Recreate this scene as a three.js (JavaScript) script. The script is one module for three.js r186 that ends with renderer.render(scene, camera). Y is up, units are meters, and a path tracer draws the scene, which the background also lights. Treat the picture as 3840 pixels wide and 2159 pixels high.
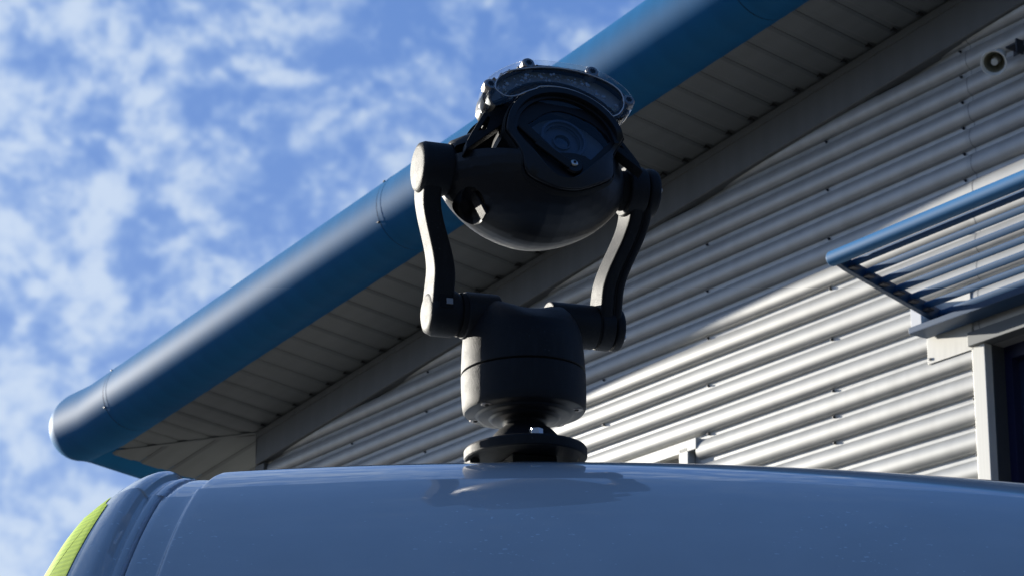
import * as THREE from 'three';
import { mergeGeometries, mergeVertices, toCreasedNormals } from 'three/addons/utils/BufferGeometryUtils.js';
import { RoundedBoxGeometry } from 'three/addons/geometries/RoundedBoxGeometry.js';
import { Brush, Evaluator, SUBTRACTION } from 'three-bvh-csg';

/* ------------------------------------------------------------------ camera, sky, sun, exposure */
const W = 1024, H = 575, DEG = Math.PI / 180;
const scene = new THREE.Scene();
const EYE = new THREE.Vector3(0, 1.55, 0);
const camera = new THREE.PerspectiveCamera(14.646, W / H, 0.05, 3000);
camera.position.copy(EYE);
camera.rotation.set(19.663 * DEG, 0, 1.292 * DEG, 'XYZ');
camera.focus = 2.62;
camera.userData.fStop = 34;
scene.add(camera);

const renderer = new THREE.WebGLRenderer({ antialias: true });
renderer.setSize(W, H);
renderer.toneMapping = THREE.LinearToneMapping;
renderer.toneMappingExposure = 2.1;
renderer.shadowMap.enabled = true;

const SUN_AZ = -46.6 * DEG, SUN_EL = 11.5 * DEG;                  // left of straight ahead, low
const sunDir = new THREE.Vector3(Math.sin(SUN_AZ) * Math.cos(SUN_EL), Math.sin(SUN_EL), -Math.cos(SUN_AZ) * Math.cos(SUN_EL));
const sun = new THREE.DirectionalLight(new THREE.Color().setRGB(1, 0.945, 0.84), 5);
sun.position.copy(sunDir).multiplyScalar(60).add(new THREE.Vector3(0, 3, -8));
sun.target.position.set(0, 3, -8);
sun.castShadow = true;
Object.assign(sun.shadow.camera, { left: -25, right: 25, top: 25, bottom: -25, near: 1, far: 140 });
sun.shadow.mapSize.set(2048, 2048);
scene.add(sun, sun.target);

let seed = 7;
const rnd = () => { seed = (seed * 1664525 + 1013904223) >>> 0; return seed / 4294967296; };
const perm = new Uint16Array(512);
{ const p = [...Array(256).keys()]; for (let i = 255; i > 0; i--) { const j = Math.floor(rnd() * (i + 1)); [p[i], p[j]] = [p[j], p[i]]; } for (let i = 0; i < 512; i++) perm[i] = p[i & 255]; }
const lerp = (a, b, t) => a + (b - a) * t;
const smooth = (a, b, x) => { const t = Math.min(1, Math.max(0, (x - a) / (b - a))); return t * t * (3 - 2 * t); };
function noise3(x, y, z) {                                       // value noise, 0..1
  const xi = Math.floor(x), yi = Math.floor(y), zi = Math.floor(z);
  let u = x - xi, v = y - yi, w = z - zi; u = u * u * u * (u * (6 * u - 15) + 10); v = v * v * v * (v * (6 * v - 15) + 10); w = w * w * w * (w * (6 * w - 15) + 10);
  const X = xi & 255, Y = yi & 255, Z = zi & 255;
  const A = perm[X] + Y, B = perm[X + 1] + Y;
  const AA = perm[A & 511] + Z, AB = perm[(A + 1) & 511] + Z, BA = perm[B & 511] + Z, BB = perm[(B + 1) & 511] + Z;
  const g = (i) => perm[i & 511] / 255;
  return lerp(lerp(lerp(g(AA), g(BA), u), lerp(g(AB), g(BB), u), v), lerp(lerp(g(AA + 1), g(BA + 1), u), lerp(g(AB + 1), g(BB + 1), u), v), w);
}
function fbm(x, y, z, n, gain = 0.5) { let s = 0, a = 1, t = 0; for (let i = 0; i < n; i++) { s += a * noise3(x, y, z); t += a; a *= gain; x = x * 2.03 + 17.1; y = y * 2.03 + 5.7; z = z * 2.03 + 9.2; } return s / t; }

const SKY = 0.57;
function makeSky() {
  const w = 4096, h = 2048, data = new Float32Array(w * h * 4);
  for (let j = 0; j < h; j++) {
    const el = ((j + 0.5) / h - 0.5) * Math.PI, sy = Math.sin(el), cy = Math.cos(el), e = Math.max(0, el / DEG);
    for (let i = 0; i < w; i++) {
      const k = (j * w + i) * 4;
      if (el < -0.02) { data[k] = 0.06; data[k + 1] = 0.062; data[k + 2] = 0.065; data[k + 3] = 1; continue; }
      const ph = ((i + 0.5) / w - 0.5) * 2 * Math.PI, dx = Math.cos(ph) * cy, dz = Math.sin(ph) * cy, dy = sy;
      const ca = Math.min(1, dx * sunDir.x + dy * sunDir.y + dz * sunDir.z), ang = Math.acos(ca) / DEG;
      const side = 0.34 + 0.66 * Math.exp(-Math.pow(ang / 75, 2)), low = Math.exp(-e / 10) * side, up = smooth(20, 75, e), dim = lerp(0.62, 1, smooth(140, 55, ang));
      let r = dim * lerp(lerp(0.034, 0.42, low), 0.026, up), g = dim * lerp(lerp(0.138, 0.52, low), 0.086, up), b = dim * lerp(lerp(0.45, 0.72, low), 0.235, up);
      const glow = 0.8 * Math.exp(-ang / 8) + 0.06 * Math.exp(-ang / 28);
      const wide = 0.12 * Math.exp(-Math.pow(ang / 52, 2));
      r += glow * 0.85 + wide * 0.75; g += glow * 0.95 + wide * 0.92; b += glow + wide * 1.02;
      // broken cloud sheet: small puffs inside larger patches, denser low and towards the sun
      const px = dx * 9, py = dy * 10.5, pz = dz * 9;
      const w1 = fbm(px * 1.7 + 3, py * 1.7, pz * 1.7, 3) - 0.5, w2 = fbm(px * 1.7 + 40, py * 1.7 + 11, pz * 1.7, 3) - 0.5;
      const qx = px + w1 * 0.26, qy = py + w2 * 0.26, qz = pz + w1 * 0.2;
      const big = fbm(qx * 0.9 + 5, qy * 1.1, qz * 0.9, 3, 0.5);
      const puff = fbm(qx * 4.2 + 2, qy * 5.2, qz * 4.2, 4, 0.55), fine = fbm(qx * 12 + 9, qy * 13, qz * 12, 4, 0.58);
      const cover = 0.16 * Math.exp(-ang / 50) + 0.24 * Math.exp(-e / 9) * side - 0.052 - 0.015 * smooth(22, 28, e) - 0.05 * smooth(28, 60, e) - 0.05 * smooth(60, 130, ang);
      const c = 0.26 * big + 0.40 * puff + 0.34 * fine + cover;
      let a = 0.07 + 0.93 * smooth(0.375, 0.61, c); a = a * lerp(0.72, 0.90, smooth(0.5, 0.72, c));
      a *= 1 - 0.85 * smooth(32, 62, e);
      const lit = lerp(0.62, 1, smooth(140, 50, ang)) * (0.90 + 0.50 * Math.exp(-ang / 32)), thick = smooth(0.44, 0.68, c);
      const cr = lerp(0.30, 0.50, thick) * lit, cg = lerp(0.43, 0.59, thick) * lit, cb = lerp(0.67, 0.72, thick) * lit;
      data[k] = SKY * lerp(r, cr, a); data[k + 1] = SKY * lerp(g, cg, a); data[k + 2] = SKY * lerp(b, cb, a); data[k + 3] = 1;
    }
  }
  const t = new THREE.DataTexture(data, w, h, THREE.RGBAFormat, THREE.FloatType);
  t.mapping = THREE.EquirectangularReflectionMapping; t.magFilter = t.minFilter = THREE.LinearFilter; t.wrapS = THREE.RepeatWrapping; t.needsUpdate = true;
  return t;
}
scene.background = makeSky();
scene.environment = scene.background;

/* ------------------------------------------------------------------ helpers */
const names = {};
const numbered = (n) => { names[n] = (names[n] || 0) + 1; return names[n] === 1 ? n : `${n}_${String(names[n] - 1).padStart(3, '0')}`; };
const rgb = (r, g, b) => new THREE.Color().setRGB(r, g, b);
function thing(name, label, category) { const g = new THREE.Group(); g.name = numbered(name); g.userData = { label, category }; scene.add(g); return g; }
function part(name, geo, mat, parent) { const m = new THREE.Mesh(geo, mat); m.name = name; m.castShadow = m.receiveShadow = true; parent.add(m); return m; }
function boxUV(geo) {                                             // uv in metres by the face's main direction
  const g = geo.index ? geo.toNonIndexed() : geo, p = g.attributes.position, uv = new Float32Array(p.count * 2);
  for (let i = 0; i < p.count; i += 3) {
    const a = new THREE.Vector3().fromBufferAttribute(p, i), b = new THREE.Vector3().fromBufferAttribute(p, i + 1), c = new THREE.Vector3().fromBufferAttribute(p, i + 2);
    const n = b.clone().sub(a).cross(c.clone().sub(a)); const ax = Math.abs(n.x), ay = Math.abs(n.y), az = Math.abs(n.z);
    [a, b, c].forEach((v, j) => { const q = ax > ay && ax > az ? [v.z, v.y] : ay > az ? [v.x, v.z] : [v.x, v.y]; uv[(i + j) * 2] = q[0]; uv[(i + j) * 2 + 1] = q[1]; });
  }
  g.setAttribute('uv', new THREE.BufferAttribute(uv, 2));
  return g;
}
const clean = (g) => { const o = g.index ? g.toNonIndexed() : g.clone(); for (const k of Object.keys(o.attributes)) if (!['position', 'normal', 'uv'].includes(k)) o.deleteAttribute(k); if (!o.attributes.uv) o.setAttribute('uv', new THREE.BufferAttribute(new Float32Array(o.attributes.position.count * 2), 2)); return o; };
const merge = (a) => mergeGeometries(a.map(clean));
const box = (w, h, d, x, y, z, r = 0) => { const g = r ? new RoundedBoxGeometry(w, h, d, 2, r) : new THREE.BoxGeometry(w, h, d); g.translate(x, y, z); return g; };
/** loft a grid of points rows[i][j] into a smooth surface */
function grid(rows, { closeU = false, closeV = false, crease = 0, uvf = null } = {}) {
  const nu = rows.length, nv = rows[0].length, pos = [], idx = [], uvs = [];
  rows.forEach((r, i) => r.forEach((p, j) => { pos.push(p[0], p[1], p[2]); const q = uvf ? uvf(i, j, p) : [0, 0]; uvs.push(q[0], q[1]); }));
  const U = closeU ? nu : nu - 1, V = closeV ? nv : nv - 1;
  for (let i = 0; i < U; i++) for (let j = 0; j < V; j++) { const a = i * nv + j, b = ((i + 1) % nu) * nv + j, c = ((i + 1) % nu) * nv + (j + 1) % nv, d = i * nv + (j + 1) % nv; idx.push(a, b, c, a, c, d); }
  let g = new THREE.BufferGeometry(); g.setAttribute('position', new THREE.Float32BufferAttribute(pos, 3)); g.setAttribute('uv', new THREE.Float32BufferAttribute(uvs, 2)); g.setIndex(idx);
  if (crease) g = toCreasedNormals(g, crease); else g.computeVertexNormals();
  return g;
}
function noiseTex(size, f, rep, srgb = false) {                   // f(u,v)->[r,g,b] 0..1 ; tiles
  const d = new Uint8Array(size * size * 4);
  for (let j = 0; j < size; j++) for (let i = 0; i < size; i++) { const c = f(i / size, j / size), k = (j * size + i) * 4; for (let q = 0; q < 3; q++) d[k + q] = Math.max(0, Math.min(255, Math.round(c[q] * 255))); d[k + 3] = 255; }
  const t = new THREE.DataTexture(d, size, size, THREE.RGBAFormat); t.wrapS = t.wrapT = THREE.RepeatWrapping; t.magFilter = THREE.LinearFilter; t.minFilter = THREE.LinearMipmapLinearFilter; t.generateMipmaps = true;
  t.repeat.set(rep, rep); if (srgb) t.colorSpace = THREE.SRGBColorSpace; t.needsUpdate = true; return t;
}
const tile = (u, v, n, z, o = 3) => {                              // tiling fbm on a torus blend
  const f = (a, b) => fbm(a * n, b * n, z, o);
  const x = smooth(0, 1, u), y = smooth(0, 1, v);
  return lerp(lerp(f(u + 1, v + 1), f(u, v + 1), x), lerp(f(u + 1, v), f(u, v), x), y);
};
const grainBump = noiseTex(256, (u, v) => { const n = tile(u, v, 28, 2, 3); return [n, n, n]; }, 1 / 0.02);
const smudge = noiseTex(256, (u, v) => { const n = tile(u, v, 6, 5, 4); const k = 0.72 + 0.5 * n; return [k * 0.62, k * 0.62, k * 0.62]; }, 1 / 0.5);
const dirtRough = noiseTex(256, (u, v) => { const n = tile(u, v, 5, 8, 5); const k = 0.62 + 0.55 * (n - 0.5) + 0.28; return [k, k, k]; }, 1 / 1.3);
const streakMap = noiseTex(512, (u, v) => { const n = tile(u * 1, v, 5, 21, 4), s = tile((u * 7) % 1, v, 3, 33, 3); const k = 0.93 + 0.10 * (n - 0.5) + 0.24 * (s - 0.5); return [k, k, k * 0.985]; }, 1 / 1.7);

const dustMap = noiseTex(512, (u, v) => { const n = tile(u, v, 5, 41, 4), d = tile(u, v, 70, 51, 2); const k = 0.72 + 0.10 * (n - 0.5) + 0.30 * smooth(0.79, 0.86, d); return [k, k, k]; }, 1 / 0.35);
const speckMap = noiseTex(512, (u, v) => { const n = tile(u, v, 6, 61, 4), d = tile(u, v, 60, 71, 2), e = tile((u * 5) % 1, v, 4, 81, 3); const k = 0.15 + 0.10 * n + 0.06 * smooth(0.55, 0.8, e) + 0.75 * smooth(0.80, 0.90, d); return [k, k, k]; }, 1 / 0.12);
const std = (c, rough, metal = 0, x = {}) => new THREE.MeshStandardMaterial({ color: c, roughness: rough, metalness: metal, side: THREE.DoubleSide, ...x });
const phys = (c, rough, metal = 0, x = {}) => new THREE.MeshPhysicalMaterial({ color: c, roughness: rough, metalness: metal, side: THREE.DoubleSide, ...x });
const M = {
  powder: phys(rgb(0.062, 0.065, 0.073), 0.60, 0, { map: speckMap, bumpMap: grainBump, bumpScale: 0.00045, specularIntensity: 0.5 }),
  satin: phys(rgb(0.0095, 0.010, 0.0118), 0.42, 0, { bumpMap: grainBump, bumpScale: 0.0001, specularIntensity: 0.8 }),
  matte: std(rgb(0.004, 0.0045, 0.006), 0.55),
  rubber: std(rgb(0.006, 0.006, 0.006), 0.7),
  groove: std(rgb(0.004, 0.004, 0.004), 0.9),
  steel: std(rgb(0.55, 0.54, 0.52), 0.32, 1),
  oldSteel: std(rgb(0.32, 0.29, 0.27), 0.42, 1),
  pane: phys(rgb(0.75, 0.82, 0.9), 0.02, 0, { transmission: 1, thickness: 0, ior: 1.5 }),
  lensBarrel: std(rgb(0.085, 0.10, 0.125), 0.35, 0.2),
  clear: phys(rgb(0.93, 0.95, 0.96), 0.08, 0, { transmission: 1, thickness: 0, ior: 1.45, specularIntensity: 1 }),
  ledPlate: std(rgb(0.26, 0.30, 0.35), 0.5),
  ledDome: phys(rgb(0.35, 0.36, 0.30), 0.2, 0, { clearcoat: 1 }),
  drop: phys(rgb(0.26, 0.29, 0.33), 0.08, 0, { clearcoat: 1 }),
  cladding: std(rgb(0.485, 0.49, 0.485), 0.42, 0.30, { map: streakMap }),
  claddingB: std(rgb(0.468, 0.472, 0.47), 0.44, 0.30, { map: streakMap }),
  claddingC: std(rgb(0.50, 0.50, 0.49), 0.41, 0.30, { map: streakMap }),
  flash: std(rgb(0.74, 0.73, 0.69), 0.45, 0.05, { map: streakMap }),
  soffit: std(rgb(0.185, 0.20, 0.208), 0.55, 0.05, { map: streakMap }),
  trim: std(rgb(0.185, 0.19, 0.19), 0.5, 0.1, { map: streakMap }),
  dark: std(rgb(0.012, 0.012, 0.013), 0.8),
  bluePaint: phys(rgb(0.018, 0.150, 0.36), 0.58, 0, { specularIntensity: 0.095, map: streakMap }),
  bluePaintDark: phys(rgb(0.012, 0.06, 0.15), 0.40, 0, {}),
  white: std(rgb(0.80, 0.79, 0.74), 0.45, 0, { map: streakMap }),
  bracketWhite: std(rgb(0.62, 0.64, 0.68), 0.45),
  windowGlass: phys(rgb(0.02, 0.03, 0.07), 0.05, 0, { clearcoat: 1 }),
  plasticBeige: std(rgb(0.80, 0.79, 0.72), 0.55),
  vanPaint: phys(rgb(0.70, 0.79, 0.84), 0.40, 0.12, { specularIntensity: 0.15, clearcoat: 1, clearcoatRoughness: 0, map: dustMap }),
  sealant: std(rgb(0.42, 0.46, 0.52), 0.5),
  hivis: null,
  asphalt: std(rgb(0.11, 0.107, 0.10), 0.9),
  tyre: std(rgb(0.015, 0.015, 0.015), 0.85),
};
M.oldSteelDark = std(rgb(0.035, 0.04, 0.05), 0.5, 0.3);
const normalize = (v) => { const l = Math.hypot(...v); return v.map((x) => x / l); };

/* ------------------------------------------------------------------ ground */
{
  const g = new THREE.CircleGeometry(1500, 96); g.rotateX(-Math.PI / 2);
  const uv = g.attributes.uv, p = g.attributes.position; for (let i = 0; i < p.count; i++) uv.setXY(i, p.getX(i), p.getZ(i));
  const m = part('ground', g, std(rgb(0.06, 0.059, 0.057), 0.92, 0, { map: noiseTex(256, (u, v) => { const n = tile(u, v, 20, 3, 4); const k = 0.75 + 0.4 * n; return [k, k, k]; }, 1 / 3) }), scene);
  m.userData = { kind: 'structure', label: 'grey concrete yard under the van' };
}

{                                                                  // added bank behind the viewpoint, darkens reflections in the camera housing
  const rows = [];
  for (let i = 0; i <= 60; i++) { const a = lerp(-112, 112, i / 60) * DEG, f = smooth(112, 84, Math.abs(a / DEG)), r = []; for (let k = 0; k <= 14; k++) { const t = k / 14, R = 17 + 34 * t, n = fbm(Math.sin(a) * R * 0.22, t * 6, Math.cos(a) * R * 0.22, 4); r.push([R * Math.sin(a), -0.05 + f * (9.5 * smooth(0, 0.45, t) * (0.72 + 0.55 * n) - 4 * smooth(0.6, 1, t)), R * Math.cos(a)]); } rows.push(r); }
  const m = part('added_dark_bank', grid(rows, { uvf: (i, j, p) => [p[0], p[2]] }), std(rgb(0.035, 0.042, 0.022), 0.95), scene);
  m.userData = { kind: 'structure', label: 'rough dark grassy bank added behind the viewpoint to darken reflections' };
}

/* ------------------------------------------------------------------ building: local x along the wall, y up, z out of the wall */
const bld = thing('industrial_building', 'silver ribbed metal building with a blue rounded eaves tube', 'building');
const Z0 = 6.426;                                                  // height of the reference rib joint above the ground
bld.position.set(1.197, 0, -12.796);
bld.rotation.y = -(90 - 33.382) * DEG;
const trimTop = (u) => Z0 + 0.575 + 0.078 * u, trimLow = (u) => Z0 + 0.305 + 0.080 * u;
const overhang = (u) => 0.655 - 0.0141 * u;
const soffitY = (u, n) => trimTop(u) + 0.125 * n;
const U0 = -5.66, U1 = 6.2, PITCH = 0.15;
const WIN1 = { u0: 2.205, top: Z0 - 1.235 }, WIN2 = { u1: -0.158, u0: -3.4, top: Z0 - 1.275 };

// wall core with window openings, side and back walls
const wall = part('wall', merge([
  box(U1 - U0, 1.15, 0.2, (U0 + U1) / 2, 0.575, -0.11),
  box(3.4 + 0.158 + 0.3, 1.2, 0.2, -1.6, 0.6, -0.113),
  (() => { const s = new THREE.Shape(); s.moveTo(U0, 0); s.lineTo(U1, 0); s.lineTo(U1, soffitY(U1, 0) - 0.03); s.lineTo(U0, soffitY(U0, 0) - 0.03); s.closePath();
    const hole = (a, b, c, d) => { const q = new THREE.Path(); q.moveTo(a, c); q.lineTo(a, d); q.lineTo(b, d); q.lineTo(b, c); q.closePath(); s.holes.push(q); };
    hole(WIN1.u0 + 0.085, 5.6, 3.6, WIN1.top); hole(WIN2.u0, WIN2.u1 - 0.085, 3.6, WIN2.top);
    const g = new THREE.ExtrudeGeometry(s, { depth: 0.18, bevelEnabled: false }); g.translate(0, 0, -0.19); return g; })(),
  box(0.18, 6.4, 9.8, U0 + 0.1, 3.2, -5.1),
  box(0.18, 6.4, 9.8, U1 - 0.1, 3.2, -5.1),
  box(U1 - U0, 5.2, 0.2, (U0 + U1) / 2, 2.6, -10),
]), M.cladding, bld);

// one rib with the flat pan below it: [height, depth] over one pitch
const ribProfile = [];
{ const R = 0.0575, D = 0.041, pan = PITCH - 2 * R;
  ribProfile.push([0, 0]); ribProfile.push([pan * 0.5, 0]);
  for (let k = 0; k <= 14; k++) { const t = k / 14, a = Math.PI * t; ribProfile.push([pan * 0.5 + R - R * Math.cos(a), D * Math.pow(Math.sin(a), 0.8) + 0.0008]); }
  ribProfile.push([PITCH, 0]); }
function ribStrip(vLow, ua, ub, off) {
  const row = (u) => ribProfile.map(([h, d]) => [u, vLow + h, d + off]);
  const n = Math.max(1, Math.round((ub - ua) / 1.1)), rows = [];
  for (let i = 0; i <= n; i++) rows.push(row(lerp(ua, ub, i / n)).map((p, j) => [p[0], p[1] + 0.0016 * Math.sin(p[0] * 1.9 + vLow * 7), p[2] + 0.0010 * Math.sin(p[0] * 2.7 + vLow * 31 + j)]));
  return grid(rows, { crease: 0.6, uvf: (i, j, p) => [p[0], p[1]] });
}
const rowY = (r) => Z0 - PITCH * r;                               // pans sit on the reference joint grid
const LAP = 2.235;
let sheetNo = 0;
for (let r0 = -6; r0 <= 43; r0 += 6) {
  for (const side of [0, 1]) {
    const strips = [];
    for (let r = r0; r < r0 + 6; r++) {
      const v = rowY(r) - PITCH * 0.5 + PITCH * 0.5;              // strip runs from pan r+? upward
      if (v < 0.1) continue;
      let a = side ? LAP : U0 + 0.02, b = side ? U1 : LAP + 0.03;
      const clip = (v + 0.05 - (Z0 + 0.45)) / 0.079; a = Math.max(a, clip);
      const spans = [];
      if (v < Z0 - 1.24 && v > 3.5) { if (!side) { spans.push([Math.max(a, U0), WIN2.u0 - 0.02], [-0.088, Math.min(b, WIN1.u0 + 0.004)]); } else spans.push([5.68, b]); }
      else spans.push([a, b]);
      for (const [s, e] of spans) if (e - s > 0.03) strips.push(ribStrip(v, s, e, side ? 0.0045 : 0));
    }
    if (strips.length) part('cladding_sheet', merge(strips), [M.cladding, M.claddingB, M.claddingC][(sheetNo * 7 + side) % 3], wall);
    if (!side) { const q = []; for (let r = r0; r < r0 + 6; r++) { const v = rowY(r); if (v > 5.0 && v + 0.05 < Z0 + 0.45 + 0.079 * LAP && !(v < Z0 - 1.24)) q.push(ribStrip(v, LAP + 0.0305, LAP + 0.0335, 0.0051)); } if (q.length) part('lap_line', merge(q), M.oldSteelDark, wall); }  // thin dark strip drawn along the sheet lap
    sheetNo++;
  }
}
// fixing screws in the pans, in columns
{
  const head = merge([new THREE.CylinderGeometry(0.0075, 0.0085, 0.005, 8).rotateX(Math.PI / 2), new THREE.CylinderGeometry(0.006, 0.006, 0.009, 6).rotateX(Math.PI / 2).translate(0, 0, 0.006)]);
  const put = (u, v) => { const m = part('fixing_screw', head, M.oldSteelDark, wall); m.position.set(u, v, 0.004); };
  for (let c = -8; c <= 4; c++) {
    const u = c * 1.084 + (rnd() - 0.5) * 0.03;
    for (let r = -6; r <= 12; r++) {
      const nearLap = c === 2, v = rowY(r) + 0.006;
      if (!nearLap && (r & 1) && !(c === 1 && r === 9)) continue;
      if (v > trimLow(u) - 0.02 || v < 4.4) continue;
      if (u > WIN1.u0 && v < WIN1.top) continue; if (u < -0.09 && u > WIN2.u0 && v < WIN2.top + 0.08) continue;
      put(nearLap ? (r >= 8 ? 2.165 : 2.185 - 0.002 * r) : u, v);
    }
  }
}

// roof: tube along the verge and round the corner, soffit boards, trim, deck
const roof = part('roof', (() => {
  const q = (u, n, d) => [u, soffitY(u, n) + d, n], rows = (d) => [[q(-7.1, 0.8, d), q(-7.1, -10, d)], [q(U1 + 1, 0.6, d), q(U1 + 1, -10, d)]];
  return merge([grid(rows(0.06)), grid(rows(0.42))]);
})(), std(rgb(0.25, 0.26, 0.27), 0.6), bld);

const tubeR = (u) => 0.262 + 0.0038 * Math.max(0, -u);
const tubeC = (u) => [u, soffitY(u, overhang(u)) + 0.216 + (tubeR(u) - 0.262) * 0.83, overhang(u) + 0.146 + (tubeR(u) - 0.262) * 0.56];
const CORNER = (() => { const c = tubeC(-7.26); c[0] = -7.49; c[2] += 0.03; return c; })();
function tubeRing(c, r, dir, wide = 1, n = 40) {                // circle round direction dir, dir horizontal
  const up = [0, 1, 0], s = normalize([dir[2], 0, -dir[0]]), ring = [];
  for (let k = 0; k < n; k++) { const a = k / n * Math.PI * 2; ring.push([c[0] + wide * r * (s[0] * Math.cos(a)), c[1] + r * Math.sin(a), c[2] + wide * r * (s[2] * Math.cos(a))]); }
  return ring;
}
function tubeSeg(us) { return grid(us.map((u) => tubeRing(tubeC(u), tubeR(u), [1, 0, 0])), { closeV: true, uvf: (i, j) => [us[i], j / 40 * 1.6] }); }
{
  const seams = [-6.39, -2.18, 1.46, 5.3];
  // corner piece: a quarter bend
  const bend = [];
  const cA = tubeC(-6.396), rA = tubeR(-6.39), rC = tubeR(-7.2);
  bend.push(tubeRing(cA, rA, [1, 0, 0]));
  bend.push(tubeRing(tubeC(-6.9), tubeR(-6.9), [1, 0, 0]));
  const rho = 0.20, bc = [CORNER[0] + rho, CORNER[1], CORNER[2] - rho];
  for (let k = 0; k <= 10; k++) { const a = k / 10 * Math.PI / 2; bend.push(tubeRing([bc[0] - rho * Math.sin(a), CORNER[1] + 0.078 * rho * (1 - Math.sin(a)) - 0.14 * rho * (1 - Math.cos(a)) + 0.085 * smooth(0.1, 1, k / 10), bc[2] + rho * Math.cos(a)], rC, [Math.cos(a), 0, Math.sin(a)])); }
  for (const s of [0.3, 1.5, 4, 9]) bend.push(tubeRing([CORNER[0], CORNER[1] + 0.085 - 0.14 * (s + rho), CORNER[2] - rho - s], rC * (s > 1 ? 0.97 : 1), [0, 0, 1], 1.0));
  part('eaves_tube', grid(bend, { closeV: true, uvf: (i, j) => [i * 0.2, j / 40 * 1.6] }), M.bluePaint, roof);
  for (let i = 0; i < 3; i++) {
    const us = []; for (let k = 0; k <= 6; k++) us.push(lerp(seams[i] + 0.003, seams[i + 1] - 0.003, k / 6));
    part('eaves_tube', tubeSeg(us), M.bluePaint, roof);
  }
  part('eaves_tube', tubeSeg([5.303, 6, 7.2]), M.bluePaint, roof);
  // dark inner sleeve and lap lips at each seam, with the small straps that hold it
  for (const s of seams) {
    const ring = (u, d) => tubeRing(tubeC(u), tubeR(u) + d, [1, 0, 0]);
    part('joint_sleeve', grid([ring(s - 0.03, -0.0035), ring(s + 0.03, -0.0035)], { closeV: true }), M.dark, roof);
    part('joint_lip', grid([ring(s + 0.004, 0.0012), ring(s + 0.05, 0.0012)], { closeV: true }), M.bluePaint, roof);
    const c = tubeC(s), r = tubeR(s);
    for (const a of [40, -28]) { const g = merge([box(0.022, 0.012, 0.010, -0.014, 0, 0, 0.003), box(0.013, 0.012, 0.010, 0.016, 0.014, 0, 0.003)]); g.rotateX(-(90 - 0) * DEG + (90 - a) * DEG * 0); const m = part('joint_clip', g, M.oldSteelDark, roof); m.position.set(s, c[1] + (r + 0.004) * Math.sin(a * DEG), c[2] + (r + 0.004) * Math.cos(a * DEG)); }
  }
}
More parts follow.
